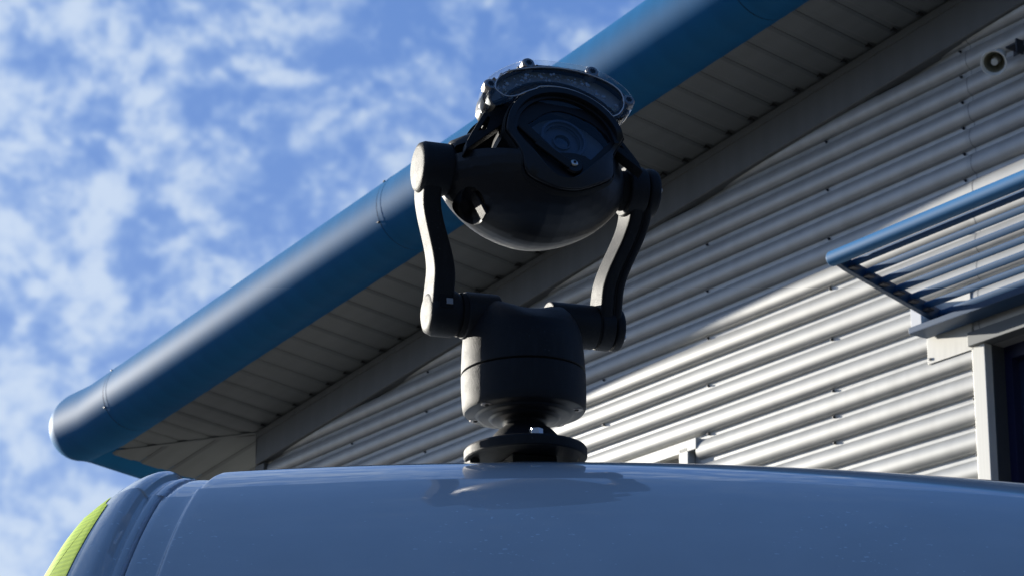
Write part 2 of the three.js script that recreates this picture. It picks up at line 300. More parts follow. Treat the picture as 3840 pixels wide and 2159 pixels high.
// soffit boards
{
  const at = (u, n, d) => [u, soffitY(u, n) + d, n];
  const board = (pts) => {                                        // pts: quad outline a0,a1 (wall end), b1,b0 (tube end) in (u,n), seam on the a1-b1 side
    const [a0, a1, b1, b0] = pts, f = 0.80, m = (p, q, t) => [lerp(p[0], q[0], t), lerp(p[1], q[1], t)];
    const rowsOf = (p, q) => [[p, 0.010], [m(p, q, 0.09), 0], [m(p, q, 0.68), 0], [m(p, q, 0.80), 0.009], [m(p, q, 0.985), 0.010], [m(p, q, 1), 0.013]].map(([e, d]) => at(e[0], e[1], d));
    const r0 = rowsOf(a0, a1), r1 = rowsOf(b0, b1), rows = [];
    for (let k = 0; k <= 2; k++) rows.push(r0.map((p, j) => p.map((x, q) => lerp(x, r1[j][q], k / 2))));
    return grid(rows, { crease: 0.3, uvf: (i, j, p) => [p[2], p[0]] });
  };
  const us = [5.9];
  let u = 5.9; while (u > -7.05) { u -= lerp(0.207, 0.268, smooth(1.5, -4, u)); us.push(u); }
  const CU = -7.05, CN = 0.745, W0 = -5.78;
  const mitreN = (x) => x >= W0 ? 0.0 : (W0 - x) / (W0 - CU) * CN;
  const GAP = 0.0006;
  for (let i = 0; i + 1 < us.length; i++) {
    const p = us[i] - GAP, q = Math.max(us[i + 1] + GAP, CU); if (p - q < 0.03) continue;
    const e = (x) => overhang(x) + 0.02;
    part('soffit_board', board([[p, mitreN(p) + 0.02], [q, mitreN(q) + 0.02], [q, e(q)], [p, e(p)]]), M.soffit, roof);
    if (q > W0) part('closure_gap', new THREE.TetrahedronGeometry(0.026).scale(1.1, 0.45, 1.2).translate(q + 0.022, soffitY(q, 0.09) - 0.001, 0.095), M.dark, roof);
  }
  for (let n = CN; n > -4; n -= 0.26) {
    const p = n - GAP, q = n - 0.26 + GAP, mu = (x) => x > 0 ? lerp(W0, CU, x / CN) - 0.02 : W0 - 0.02;
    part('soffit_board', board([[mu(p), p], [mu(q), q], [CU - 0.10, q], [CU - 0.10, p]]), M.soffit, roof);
  }
  // mitre cover and closing angle at the tube
  const strip = (a, b, w, d, nm, mat) => { const dx = b[0] - a[0], dn = b[1] - a[1], l = Math.hypot(dx, dn), sx = -dn / l * w, sn = dx / l * w; const row = (p) => [at(p[0] - sx, p[1] - sn, d + 0.008), at(p[0] - sx, p[1] - sn, d), at(p[0] + sx, p[1] + sn, d), at(p[0] + sx, p[1] + sn, d + 0.008)]; part(nm, grid([row(a), row(b)], { crease: 0.3 }), mat, roof); };
  strip([W0 + 0.03, 0.0], [CU, CN], 0.018, -0.006, 'mitre_strip', M.soffit);
  part('soffit_backing', grid([[at(U1, -0.05, 0.034), at(U1, 0.7, 0.034)], [at(-7.0, -0.05, 0.034), at(-7.0, 0.75, 0.034)]]), M.dark, roof);
  part('soffit_backing', grid([[at(-5.7, 0.6, 0.033), at(-5.7, -4, 0.033)], [at(-7.06, 0.6, 0.033), at(-7.06, -4, 0.033)]]), M.dark, roof);
  // deep trim beam at the head of the wall
  const tr = (u, prof) => prof.map(([t, n]) => [u, lerp(trimLow(u), trimTop(u), t), n]);
  const prof = [[0.0, 0.0], [0.0, 0.062], [0.02, 0.068], [0.80, 0.068], [0.805, 0.078], [0.97, 0.078], [0.985, 0.074], [0.985, 0.0]];
  const rows = []; for (let k = 0; k <= 6; k++) rows.push(tr(lerp(-5.80, U1, k / 6), prof));
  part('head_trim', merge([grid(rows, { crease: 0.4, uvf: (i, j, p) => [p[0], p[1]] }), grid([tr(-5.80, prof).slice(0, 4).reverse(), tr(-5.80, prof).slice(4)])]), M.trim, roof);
  part('corner_trim', merge([box(0.15, 6.2, 0.066, -5.735, 3.16, 0.030, 0.006)]), M.trim, wall);
  part('corner_trim', box(0.03, 6.2, 0.4, -5.825, 3.16, -0.17, 0.004), M.trim, wall);
}
// windows
function windowUnit(u0, u1, top, bottom, jambs) {
  const w = part('window', merge([box(u1 - u0 + 0.02, 0.07, 0.10, (u0 + u1) / 2, top - 0.035 + 0.0, -0.14), box(u1 - u0 + 0.02, 0.07, 0.10, (u0 + u1) / 2, bottom + 0.035, -0.14), box(0.06, top - bottom - 0.14, 0.10, u0 + 0.03, (top + bottom) / 2, -0.14), box(0.06, top - bottom - 0.14, 0.10, u1 - 0.03, (top + bottom) / 2, -0.14), box(0.05, top - bottom - 0.14, 0.09, (u0 + u1) / 2, (top + bottom) / 2, -0.142)]), M.frameBlue || (M.frameBlue = std(rgb(0.01, 0.012, 0.05), 0.4)), bld);
  for (const s of [0, 1]) { const a = s ? (u0 + u1) / 2 + 0.025 : u0 + 0.06, b = s ? u1 - 0.06 : (u0 + u1) / 2 - 0.025; part('pane', box(b - a, top - bottom - 0.14, 0.012, (a + b) / 2, (top + bottom) / 2, -0.145), M.windowGlass, w); }
  for (const [a, b] of jambs) part('jamb_flashing', box(b - a, top - bottom + 0.06, 0.055, (a + b) / 2, (top + bottom) / 2, 0.0185, 0.004), M.white, w);
  part('reveal', box(0.012, top - bottom, 0.13, u0 + 0.004, (top + bottom) / 2, -0.07), M.dark2 || (M.dark2 = std(rgb(0.06, 0.065, 0.07), 0.6)), w);
  part('reveal', box(0.012, top - bottom, 0.13, u1 - 0.004, (top + bottom) / 2, -0.07), M.dark2, w);
  return w;
}
const w1 = windowUnit(WIN1.u0 + 0.085, 5.6, WIN1.top, 3.6, [[WIN1.u0, WIN1.u0 + 0.09], [5.59, 5.68]]);
part('head_flashing', box(3.4, 0.075, 0.075, 2.2 + 1.7, WIN1.top + 0.036, 0.032, 0.004), M.soffit, w1);
part('sill', box(3.5, 0.05, 0.14, 3.93, 3.58, 0.02, 0.006), M.white, w1);
const w2 = windowUnit(WIN2.u0, WIN2.u1 - 0.085, WIN2.top, 3.6, [[WIN2.u1 - 0.085, WIN2.u1], [WIN2.u0 - 0.085, WIN2.u0]]);
part('head_flashing', box(3.42, 0.07, 0.05, -1.79, WIN2.top + 0.036, 0.021, 0.004), M.white, w2);
part('sill', box(3.4, 0.05, 0.14, -1.8, 3.58, 0.02, 0.006), M.white, w2);

/* ------------------------------------------------------------------ louvred sunshade over the right-hand window */
const shade = thing('sunshade_louvre', 'blue louvred sunshade with slim blades projecting from the ribbed wall', 'sunshade');
shade.position.copy(bld.position); shade.rotation.copy(bld.rotation);
{
  const vT = Z0 - 0.862, nT = 0.80, SU0 = 2.0, SU1 = 6.1;
  const rise = (n) => lerp(Z0 - 1.045, vT - 0.012, (n - 0.05) / (nT - 0.05));
  const cyl = new THREE.CylinderGeometry(0.04, 0.04, SU1 - SU0, 24); cyl.rotateZ(Math.PI / 2); cyl.translate((SU0 + SU1) / 2, vT, nT);
  part('front_tube', merge([cyl, new THREE.SphereGeometry(0.04, 20, 12).scale(0.35, 1, 1).translate(SU0, vT, nT)]), phys(rgb(0.04, 0.19, 0.42), 0.55, 0, { specularIntensity: 0.5 }), shade);
  for (const su of [SU0 + 0.035, 4.1, 6.05]) {
    const pts = [[0.05, 0.032], [0.05, -0.036], [nT - 0.05, -0.030], [nT, -0.022], [nT, 0.02], [nT - 0.05, 0.028]].map(([n, d]) => [n, rise(n) + d]);
    const s = new THREE.Shape(pts.map(([n, y]) => new THREE.Vector2(-n, y)));
    const g = new THREE.ExtrudeGeometry(s, { depth: 0.03, bevelEnabled: true, bevelSize: 0.002, bevelThickness: 0.002, bevelSegments: 1 }); g.rotateY(Math.PI / 2); g.translate(su - 0.015, 0, 0);
    part('side_arm', g, M.bluePaintDark, shade);
  }
  const N = 7;
  for (let i = 0; i < N; i++) {
    const n = lerp(0.715, 0.105, i / (N - 1)), y = rise(n);
    const s = new THREE.Shape(); const c = 0.018, t = 0.005; s.absellipse(0, 0, c, t, 0, Math.PI * 2);
    const g = new THREE.ExtrudeGeometry(s, { depth: SU1 - SU0 - 0.1, bevelEnabled: false, curveSegments: 10 }); g.rotateZ(112 * DEG); g.rotateY(Math.PI / 2); g.translate(SU0 + 0.05, y + 0.008, n);
    part('blade', g, phys(rgb(0.028, 0.12, 0.28), 0.4, 0), shade);
    part('blade_bracket', box(0.05, 0.012, 0.05, SU0 + 0.065, y - 0.018, n, 0.003), std(rgb(0.06, 0.06, 0.075), 0.5), shade);
  }
  part('ledger', merge([box(4.1, 0.012, 0.13, 3.95, Z0 - 1.108, 0.125, 0.002), box(4.1, 0.10, 0.010, 3.95, Z0 - 1.055, 0.062, 0.002), box(4.1, 0.03, 0.008, 3.95, Z0 - 1.095, 0.187, 0.002)]), M.bluePaintDark, shade);
  for (const bu of [1.885, 5.9]) {
    part('wall_plate', box(0.33, 0.33, 0.006, bu + 0.165, Z0 - 1.085, 0.044, 0.002), M.flash, shade);
    for (const [a, b] of [[0.02, -0.14], [0.31, -0.14], [0.02, 0.14]]) part('fixing_screw', new THREE.CylinderGeometry(0.008, 0.008, 0.006, 6).rotateX(Math.PI / 2).translate(bu + a, Z0 - 1.085 + b, 0.05), M.oldSteelDark, shade);
    const s = new THREE.Shape([[0.04, -0.09], [0.15, -0.09], [0.15, 0.03], [0.145, 0.085], [0.04, 0.085]].map(([n, y]) => new THREE.Vector2(-n, y))); const h = new THREE.Path(); h.absarc(-0.105, 0.0, 0.017, 0, Math.PI * 2, true); s.holes.push(h);
    const cheek = new THREE.ExtrudeGeometry(s, { depth: 0.008, bevelEnabled: false }); cheek.rotateY(Math.PI / 2); cheek.translate(bu + 0.075, Z0 - 1.015, 0);
    part('bracket', merge([cheek, box(0.078, 0.175, 0.008, bu + 0.04, Z0 - 1.0175, 0.154, 0.002), box(0.078, 0.008, 0.11, bu + 0.04, Z0 - 0.935, 0.10, 0.002)]), M.bracketWhite, shade);
    part('pivot_bolt', new THREE.CylinderGeometry(0.015, 0.015, 0.02, 6).rotateZ(Math.PI / 2).translate(bu + 0.075, Z0 - 1.015, 0.105), M.dark, shade);
  }
}

/* ------------------------------------------------------------------ horn loudspeaker on the wall */
{
  const horn = thing('horn_loudspeaker', 'small weathered beige horn loudspeaker on the wall under the eaves', 'loudspeaker');
  const toWorld = (u, v, n) => new THREE.Vector3(u, Z0 + v, n).applyMatrix4(bld.matrixWorld);
  bld.updateMatrixWorld(true);
  horn.position.copy(toWorld(2.62, 0.28, 0.03));
  horn.rotation.copy(bld.rotation);
  const aim = new THREE.Vector3(0.40, -0.60, 0.69).normalize(), mouth = new THREE.Vector3(0.042, -0.14, 0.22);
  const Q = new THREE.Quaternion().setFromUnitVectors(new THREE.Vector3(0, 1, 0), aim);
  const put = (pts, seg = 36) => { const g = new THREE.LatheGeometry(pts.map(([r, y]) => new THREE.Vector2(r, y)), seg); g.applyQuaternion(Q); g.translate(mouth.x, mouth.y, mouth.z); return g; };
  part('bell', put([[0.022, -0.125], [0.034, -0.10], [0.046, -0.055], [0.060, -0.015], [0.066, -0.002], [0.069, 0.004], [0.067, 0.008], [0.061, 0.006], [0.055, -0.012], [0.041, -0.055], [0.028, -0.095]]), M.plasticBeige, horn);
  part('bell_throat', put([[0.054, -0.014], [0.040, -0.057], [0.027, -0.096], [0.001, -0.098]]), std(rgb(0.24, 0.22, 0.15), 0.6), horn);  // darker skin inside the bell, shade of the throat put into its colour
  part('centre_cone', put([[0.001, -0.012], [0.007, -0.012], [0.008, -0.0135], [0.0165, -0.0135], [0.0175, -0.016], [0.022, -0.06], [0.024, -0.095]]), M.plasticBeige, horn);
  part('driver_housing', put([[0.001, -0.185], [0.030, -0.185], [0.036, -0.178], [0.036, -0.135], [0.030, -0.125], [0.022, -0.12]]), M.plasticBeige, horn);
  part('mounting_bracket', merge([box(0.07, 0.012, 0.10, 0.045, -0.005, 0.045, 0.003), box(0.012, 0.08, 0.05, 0.085, -0.02, 0.07, 0.003), box(0.09, 0.09, 0.012, 0.03, 0, 0.006, 0.003)]), M.oldSteelDark, horn);
}

/* ------------------------------------------------------------------ van: roof edge swept over a rounded rear corner */
const VX = 0.18, HALF = 0.0;
const van = thing('van', 'silver van with a yellow reflective side stripe carrying the black camera', 'van');
{
  const crown = (x) => 0.6448 + EYE.y - 0.09 * (x - VX) * (x - VX);
  const RHO = 0.50, A0 = 14.4 * DEG, ZC = -2.36 - RHO * Math.sin(A0);
  // left edge section: lateral x at the crest and offset from the crown along the surface normal
  const edge = [[-0.292, 0.0003], [-0.3010, 0.0003], [-0.3036, -0.0003], [-0.3052, -0.0020], [-0.3061, -0.0045], [-0.3072, -0.0065], [-0.3098, -0.0073], [-0.318, -0.0074], [-0.330, -0.0066], [-0.3385, -0.0066], [-0.3405, -0.0100], [-0.3415, -0.0100], [-0.3425, -0.0070], [-0.3445, -0.0046], [-0.3480, -0.0036], [-0.3515, -0.0044], [-0.3545, -0.0070],
    [-0.3575, -0.0045], [-0.3605, 0.0005], [-0.3635, 0.0038], [-0.3670, 0.0054], [-0.3705, 0.0056], [-0.377, 0.0040], [-0.386, 0.0006], [-0.396, -0.0052], [-0.408, -0.0140], [-0.420, -0.0235], [-0.432, -0.0375], [-0.442, -0.054], [-0.450, -0.075], [-0.456, -0.105], [-0.460, -0.16]];
  const bottomS = 41 * DEG;
  const CR0 = 30 * DEG, CR1 = 34 * DEG;                             // pressed crease: the slope tightens here
  const table = (() => { const t = []; let z = ZC, y = 0; const n = 3600; for (let i = 0; i <= n; i++) { const a = i / n * Math.PI / 2; t.push([z, y]); const r = a > CR0 && a < CR1 ? 0.012 : a < CR0 ? 0.50 : 0.52; z += r * Math.cos(a) * Math.PI / 2 / n; y -= r * Math.sin(a) * Math.PI / 2 / n; } return t; })();
  const yCrest = table[Math.round(A0 / (Math.PI / 2) * 3600)][1];
  const prof = (a) => { const q = Math.max(0, Math.min(3600, a / (Math.PI / 2) * 3600)), i = Math.min(3599, Math.floor(q)), f = q - i; return { z: lerp(table[i][0], table[i + 1][0], f), dy: yCrest - lerp(table[i][1], table[i + 1][1], f), n: [Math.cos(a), Math.sin(a)] }; };
  const point = (x, d, a, back) => {
    const s = Math.max(0, Math.min(1.3, (a - A0) / bottomS));
    const xx = x < -0.2 ? x - 0.03 * s * smooth(-0.2, -0.3, x) : x;
    const p = prof(a);
    const yy = crown(x) + p.n[0] * d - (a > A0 ? p.dy : p.dy), zz = p.z + p.n[1] * d;
    return [xx, yy, zz - (back || 0)];
  };
  const angs = []; for (let k = 0; k <= 8; k++) angs.push(A0 * k / 8); for (let k = 1; k <= 18; k++) angs.push(lerp(A0, 30 * DEG, k / 18)); for (const q of [31, 32, 33, 34]) angs.push(q * DEG); for (let k = 1; k <= 50; k++) angs.push(lerp(34 * DEG, 90 * DEG, k / 50));
  const lane = (sec, tw) => {                                      // sec: [x,d][] ; sweeps back over the roof and down the rear
    const rows = [];
    for (const bk of [4.2, 2.5, 1.2, 0.5, 0.2, 0.08]) rows.push(sec.map(([x, d]) => { const p = point(x, d, 0, bk); p[1] -= 0.012 * bk * bk * 0.25; return p; }));
    for (const a of angs) rows.push(sec.map(([x, d]) => point(x, d, a)));
    for (const dn of [0.15, 0.5, 1.0, 1.32]) rows.push(sec.map(([x, d]) => { const p = point(x, d, 90 * DEG); return [p[0] - (x < -0.2 ? 0.02 * dn : 0), p[1] - dn, p[2] + 0.02 * dn]; }));
    return rows;
  };
  const uvf = (i, j, p) => [p[0], p[2] - p[1]];
  const mid = []; for (let k = 0; k <= 48; k++) mid.push([lerp(-0.292, 0.652, k / 48), 0.0003]);
  const right = edge.map(([x, d]) => [0.36 - x, d]);
  part('roof_panel', grid(lane(mid).map((r) => r), { uvf }), M.vanPaint, van);
  part('roof_edge', grid(lane(edge), { uvf }), M.vanPaint, van);
  part('roof_edge', grid(lane(right).map((r) => r.slice()), { uvf }), M.vanPaint, van);
  // rough sealant bead along the ditch
  {
    const rows = [], sec = [[-0.3412, 0], [-0.3425, 0.0028], [-0.3445, 0.0044], [-0.3468, 0.0048]];
    const bead = (a, bk, t) => { const w = 0.0007 * (noise3(t * 90, 3, 1) - 0.5), h = 0.0018 * (noise3(t * 160, 9, 4) - 0.3); return [[-0.3402 + w, -0.0085], [-0.3412 + w, -0.0062 + h], [-0.3424 + w, -0.0058 + h * 1.5], [-0.3438 + w, -0.0064 + h], [-0.3446, -0.0090]].map(([x, d]) => point(x, d, a, bk)); };
    let t = 0; for (const bk of [2, 1, 0.4, 0.1]) rows.push(bead(0, bk, t += 0.05)); for (let k = 0; k <= 160; k++) rows.push(bead(lerp(0, 88 * DEG, k / 160), 0, t += 0.008));
    part('sealant_bead', grid(rows), M.sealant, van);
  }
  // reflective yellow-green marking on the upper side, two pieces
  {
    const cv = document.createElement('canvas'); cv.width = cv.height = 256; const c = cv.getContext('2d');
    c.fillStyle = '#93b400'; c.fillRect(0, 0, 256, 256);
    c.fillStyle = '#bddb2a'; for (let j = 0; j < 8; j++) for (let i = 0; i < 16; i++) { c.beginPath(); const x = i * 16 + (j & 1) * 8 + 4, y = j * 32 + 16; c.moveTo(x - 6, y); c.lineTo(x, y - 13); c.lineTo(x + 6, y); c.lineTo(x, y + 13); c.closePath(); c.fill(); }
    c.strokeStyle = '#7f9f00'; c.lineWidth = 2; for (let i = 0; i <= 16; i++) { c.beginPath(); c.moveTo(i * 16, 0); c.lineTo(i * 16, 256); c.stroke(); }
    const t = new THREE.CanvasTexture(cv); t.colorSpace = THREE.SRGBColorSpace; t.wrapS = t.wrapT = THREE.RepeatWrapping; t.repeat.set(1 / 0.05, 1 / 0.05);
    M.hivis = phys(rgb(1, 1, 1), 0.6, 0, { map: t, specularIntensity: 0.3 });
  }
  const edgeAt = (q) => { const i = Math.min(edge.length - 2, Math.floor(q)), f = q - i; return [lerp(edge[i][0], edge[i + 1][0], f), lerp(edge[i][1], edge[i + 1][1], f)]; };
  const sticker = (q0, q1, aTop, aEnd, nm, lift) => {
    const rows = [], nA = 44, nQ = 16;
    for (let k = 0; k <= nA; k++) rows.push([...Array(nQ + 1).keys()].map((j) => { const t = j / nQ, a = lerp(aTop(t), aEnd, k / nA), q = lerp(q0(a / DEG), q1(a / DEG), t), e = edgeAt(q); return point(e[0], e[1] + lift, a); }));
    part(nm, grid(rows, { uvf: (i, j, p) => [p[2] * 0.6 + p[0], p[1]] }), M.hivis, van);
  };
  sticker((a) => lerp(23.2, 24.05, smooth(33, 57, a)), (a) => lerp(23.8, 26.6, smooth(34, 54, a)), (t) => lerp(37, 35.5, t) * DEG, 90 * DEG, 'reflective_marking', 0.0009);
  sticker((a) => lerp(23.4, 26.65, smooth(31, 54, a)), () => 30, (t) => lerp(34, 26.5, t) * DEG, 90 * DEG, 'reflective_marking', 0.0006);
  // sides, rear and the rest of the body below
  const sideX = -0.472;
  part('side_panel', grid([[[-0.4585, 1.93, -2.30], [-0.4585, 1.93, -6.4]], [[sideX - 0.03, 1.5, -2.02], [sideX - 0.03, 1.5, -6.5]], [[sideX - 0.06, 1.0, -1.98], [sideX - 0.06, 1.0, -6.6]], [[sideX - 0.05, 0.35, -1.96], [sideX - 0.05, 0.35, -6.7]]], { uvf }), M.vanPaint, van);
  part('side_panel', grid([[[0.8185, 1.93, -2.33], [0.8185, 1.93, -6.4]], [[0.862, 1.5, -2.02], [0.862, 1.5, -6.5]], [[0.892, 1.0, -1.98], [0.892, 1.0, -6.6]], [[0.882, 0.35, -1.96], [0.882, 0.35, -6.7]]], { uvf }), M.vanPaint, van);
  part('rear_bumper', box(1.36, 0.2, 0.16, VX, 0.45, -1.93, 0.05), M.satin, van);
  for (const s of [-1, 1]) part('rear_window', box(0.5, 0.42, 0.01, VX + s * 0.29, 1.50, -1.972, 0.004), M.windowGlass, van);
  for (const [x, z] of [[-0.42, -2.95], [0.78, -2.95], [-0.42, -5.7], [0.78, -5.7]]) {
    const w = part('wheel', new THREE.TorusGeometry(0.26, 0.075, 14, 36).rotateY(Math.PI / 2).scale(1.3, 1, 1).translate(x, 0.335, z), M.tyre, van);
    part('rim', new THREE.CylinderGeometry(0.2, 0.2, 0.1, 24).rotateZ(Math.PI / 2).translate(x, 0.335, z), M.steel, w);
  }
}

/* ------------------------------------------------------------------ pan-tilt surveillance camera (modelled in small units, baked to metres) */
const PTZ = thing('surveillance_camera', 'black pan-tilt surveillance camera on a yoke mounted on the van roof', 'security camera');
PTZ.position.set(0.0202, EYE.y + 0.6785, -2.4826);
PTZ.rotation.set(0, 20 * DEG, 0.047, 'ZYX');
{
  const U = 0.00046159;
  const bake = (g, crease) => { let q = clean(g); q.scale(U, U, U); if (crease) { q.deleteAttribute('normal'); q = toCreasedNormals(mergeVertices(q, 1e-7), crease); } return boxUV(q); };
  const P = (name, geo, mat, parent = PTZ, crease = 0) => part(name, bake(geo, crease), mat, parent);
  const lathe = (pts, seg = 72) => new THREE.LatheGeometry(pts.map(([r, y]) => new THREE.Vector2(r, y)), seg);
  const latheX = (pts, seg = 72) => { const g = lathe(pts, seg); g.rotateZ(-Math.PI / 2); return g; };   // profile [r, x]
  const cylX = (r, x0, x1, y = 0, z = 0, f = 4, seg = 48) => { const g = latheX([[0.01, x0], [r - f, x0], [r - f * 0.3, x0 + f * 0.3], [r, x0 + f], [r, x1 - f], [r - f * 0.3, x1 - f * 0.3], [r - f, x1], [0.01, x1]], seg); g.translate(0, y, z); return g; };

  // mounting pedestal and flange
  P('pedestal', merge([box(118, 66, 150, 8, -30, -30, 3), box(26, 66, 40, -126, -30, -42, 2), box(26, 66, 40, 126, -30, -42, 2)]), M.powder);
  P('base_plate', lathe([[1, -62], [185, -62], [188, -60], [188, -55], [185, -53], [1, -53]]), M.powder);
  P('flange', lathe([[1, 4], [132, 4], [136, 0], [150, -1], [153, 2], [154, 6], [154, 21], [151, 26], [146, 28], [1, 29]]), M.powder, PTZ, 0.5);
  P('collar', lathe([[104, 28], [98, 33], [88, 50], [78, 64], [68, 74], [57, 81], [53, 86], [52, 94]]), M.powder);
  for (const [a, r] of [[97, 112], [217, 118], [335, 112]]) {
    const x = r * Math.cos(a * DEG), z = r * Math.sin(a * DEG);
    P('hex_bolt', merge([new THREE.CylinderGeometry(17, 17, 15, 6).translate(x, 40, z), lathe([[1, 28], [21, 28], [21, 32], [1, 32]], 24).translate(x, 0, z)]), M.steel, PTZ, 0.5);
  }
  // rotating turret: stepped underside, base drum, upper drum, shoulders
  P('underside_cover', lathe([[50, 86], [54, 88], [56, 92], [60, 97], [80, 99], [86, 100.5], [88, 105], [93, 107.5], [113, 108.5], [119, 110], [121, 114], [126, 116.5], [144, 118], [150, 120.5]]), M.satin);
  P('base_drum', lathe([[150, 120], [154, 126], [156, 140], [157.5, 180], [157.5, 215.5], [156.5, 216.8], [150, 217]]), M.powder);
  P('joint_groove', lathe([[151.5, 214], [151.5, 224]]), M.groove);
  for (const a of [155, 33, 222, 331]) {
    const ax = 133 * Math.cos(a * DEG), z = 133 * Math.sin(a * DEG), s = P('cover_screw', merge([new THREE.CylinderGeometry(12.5, 12.5, 5, 20).translate(ax, 119.2, z), lathe([[13, 116.6], [15, 116.6], [15, 120], [13, 120]], 20).translate(ax, 0, z)]), M.oldSteel);
    P('socket', new THREE.CylinderGeometry(5.5, 5.5, 2, 6).translate(ax, 116.2, z), M.groove, s);
  }
  const AX = 364;                                                  // height of the lower axle
  {                                                                // upper turret loft
    const rows = [], N = 72;
    const st = [[220.5, 151, 151], [222, 156, 156], [224, 157, 157], [250, 156, 156], [285, 154, 154], [312, 152, 148], [335, 148, 138], [356, 139, 122], [374, 129, 102], [390, 118, 80], [402, 107, 58], [409, 96, 36], [412, 80, 16], [412.5, 50, 3]];
    for (const [y, rx, rz] of st) rows.push([...Array(N).keys()].map((k) => {
      const a = k / N * Math.PI * 2, ca = Math.cos(a), sa = Math.sin(a), e = lerp(1, 0.82, smooth(330, 400, y));
      const x = rx * Math.sign(ca) * Math.pow(Math.abs(ca), e); let z = rz * Math.sign(sa) * Math.pow(Math.abs(sa), e);
      const scoop = Math.exp(-Math.pow(x / 66, 2)) * smooth(318, 385, y); z *= 1 - 0.30 * scoop * (z > 0 ? 1 : 0.6);
      return [x, y - 20 * smooth(370, 412, y) * Math.max(0, 1 - Math.pow(x / 88, 2)), z];
    }));
    P('turret_body', grid(rows, { closeV: true }), M.powder);
  }
  P('axle_boss', cylX(60, -160, -70, AX, 0, 5), M.powder); P('axle_boss', cylX(57, 70, 196, AX, 0, 4), M.powder);
  P('seal_ring', cylX(56, -172, -150, AX, 0, 1), M.groove); P('seal_ring', cylX(53.5, 190, 206, AX, 0, 1), M.groove);
  // yoke, leaning forward from the lower axle
  const CANT = 20.5 * DEG, L = 357;
  const Y = (x, y, z) => [x, AX + y * Math.cos(CANT) - z * Math.sin(CANT), y * Math.sin(CANT) + z * Math.cos(CANT)];
  const HC = Y(0, L, 0);
  const armX = (t) => lerp(227, 282, smooth(0.24, 0.84, t)) + 6 * smooth(0.85, 1, t);
  const sweep = (sgn, off, wid, dep, t0 = 0, t1 = 1, seg = 40) => {
    const rows = [];
    for (let i = 0; i <= seg; i++) {
      const t = lerp(t0, t1, i / seg), cx = sgn * (armX(t) + off), w = wid(t) / 2, d = dep(t) / 2, r = Math.min(w, 11), ring = [];
      for (const [qx, qz, a0] of [[1, 1, 0], [-1, 1, 90], [-1, -1, 180], [1, -1, 270]]) for (let k = 0; k <= 5; k++) { const a = (a0 + k * 18) * DEG; ring.push(Y(cx + qx * (w - r) + r * Math.cos(a), t * L, qz * (d - r) + r * Math.sin(a))); }
      rows.push(ring);
    }
    return grid(rows, { closeV: true });
  };
  const depth = (t) => lerp(lerp(96, 84, smooth(0, 0.4, t)), 104, smooth(0.7, 1, t));
  const hubAt = (x0, x1, r, f = 16) => { const g = cylX(r, x0, x1, 0, 0, f, 60); g.translate(0, HC[1], HC[2]); return g; };
  // left arm, one piece with its two hubs
  P('yoke_arm', merge([sweep(-1, 0, (t) => lerp(56, 48, smooth(0.2, 0.8, t)), depth), hubAt(-318, -225, 66), cylX(59, -258, -168, AX, 0, 20)]), M.powder);
  P('lock_recess', box(36, 40, 6, -222, AX + 14, 57.5, 1), M.groove);
  P('lock_pin', box(17, 16, 6, -214, AX + 12, 60, 1), M.oldSteel);
  // right arm with a bolted outer cover
  const ra = P('yoke_arm', merge([sweep(1, -13, (t) => lerp(35, 36, t), depth), hubAt(240, 292, 66, 6), cylX(57, 202, 240, AX, 0, 4)]), M.powder);
  P('arm_cover', merge([sweep(1, 18.5, () => 22, (t) => depth(t) - 3), hubAt(294.5, 326, 65, 10), cylX(56, 243, 268, AX, 0, 8)]), M.powder, ra);
  P('cover_gasket', sweep(1, 6, () => 5, (t) => depth(t) - 9), M.groove, ra);
  for (const [x, y, z] of [[326, HC[1] - 6, HC[2] + 44], [268, AX - 30, 30]]) P('cover_screw', new THREE.SphereGeometry(9, 14, 8).scale(0.6, 1, 1).translate(x, y, z), M.steel, ra);

  // ---- camera head, pitched up
  const PITCHUP = 15 * DEG;
  const toHead = (g) => { g.rotateX(-PITCHUP); g.translate(...HC); return g; };
  const HP = (name, geo, mat, parent, crease = 0) => P(name, toHead(clean(geo)), mat, parent, crease);
  const bodyR = (x, R = 180) => R * Math.pow(Math.max(0, 1 - Math.pow(Math.abs(x + 12) / 255, 1.8)), 0.6);
  const prof = []; for (let k = 0; k <= 64; k++) { const x = lerp(-238, 236, k / 64); prof.push([Math.max(bodyR(x), 44), x]); }
  let bodyGeo = latheX([[0.5, -238], ...prof, [0.5, 236]], 120);
  bodyGeo = clean(mergeVertices(bodyGeo, 0.01));
  // front bezel: shield below, hood circle above, curving back with the body
  const cX = 30, cY = 17, HR = 160;
  const zFace = (x, y) => 180 - 0.0015 * (x + 4) * (x + 4) - 0.0019 * Math.pow(Math.min(0, y), 2);
  const shieldL = [[-130, 26], [-119, 5], [-104, -28], [-97, -48], [-94, -75], [-87, -92], [-72, -104], [-53, -113], [-13, -125], [35, -124], [66, -114], [93, -101], [120, -85], [141, -69], [149, -59], [153, -48], [157, -10], [160, 4], [172, 25], [189, 49]];
  const vL = [[-108, 30], [-100, 10], [-90, -10], [-70, -38], [-50, -66], [-30, -88], [-8, -102], [10, -105], [28, -102], [46, -92], [80, -62], [120, -22], [150, 10], [170, 40]];
  const curve = (pts, n, tension = 0.5) => new THREE.CatmullRomCurve3(pts.map(([x, y]) => new THREE.Vector3(x, y, 0)), false, 'centripetal').getPoints(n).map((p) => [p.x, p.y]);
  const N1 = 90, N2 = 70;
  const arc = (r, a0, a1, n) => [...Array(n).keys()].map((k) => { const a = lerp(a0, a1, (k + 1) / (n + 1)) * DEG; return [cX + r * Math.cos(a), cY + r * Math.sin(a)]; });
  const outer = [...curve(shieldL.map(([x, y]) => [x, y - 5 * smooth(30, -60, y)]), N1), ...arc(HR, 11.5, 176.5, N2)], inner = [...curve(vL, N1), ...arc(142, 9.5, 174.8, N2)];
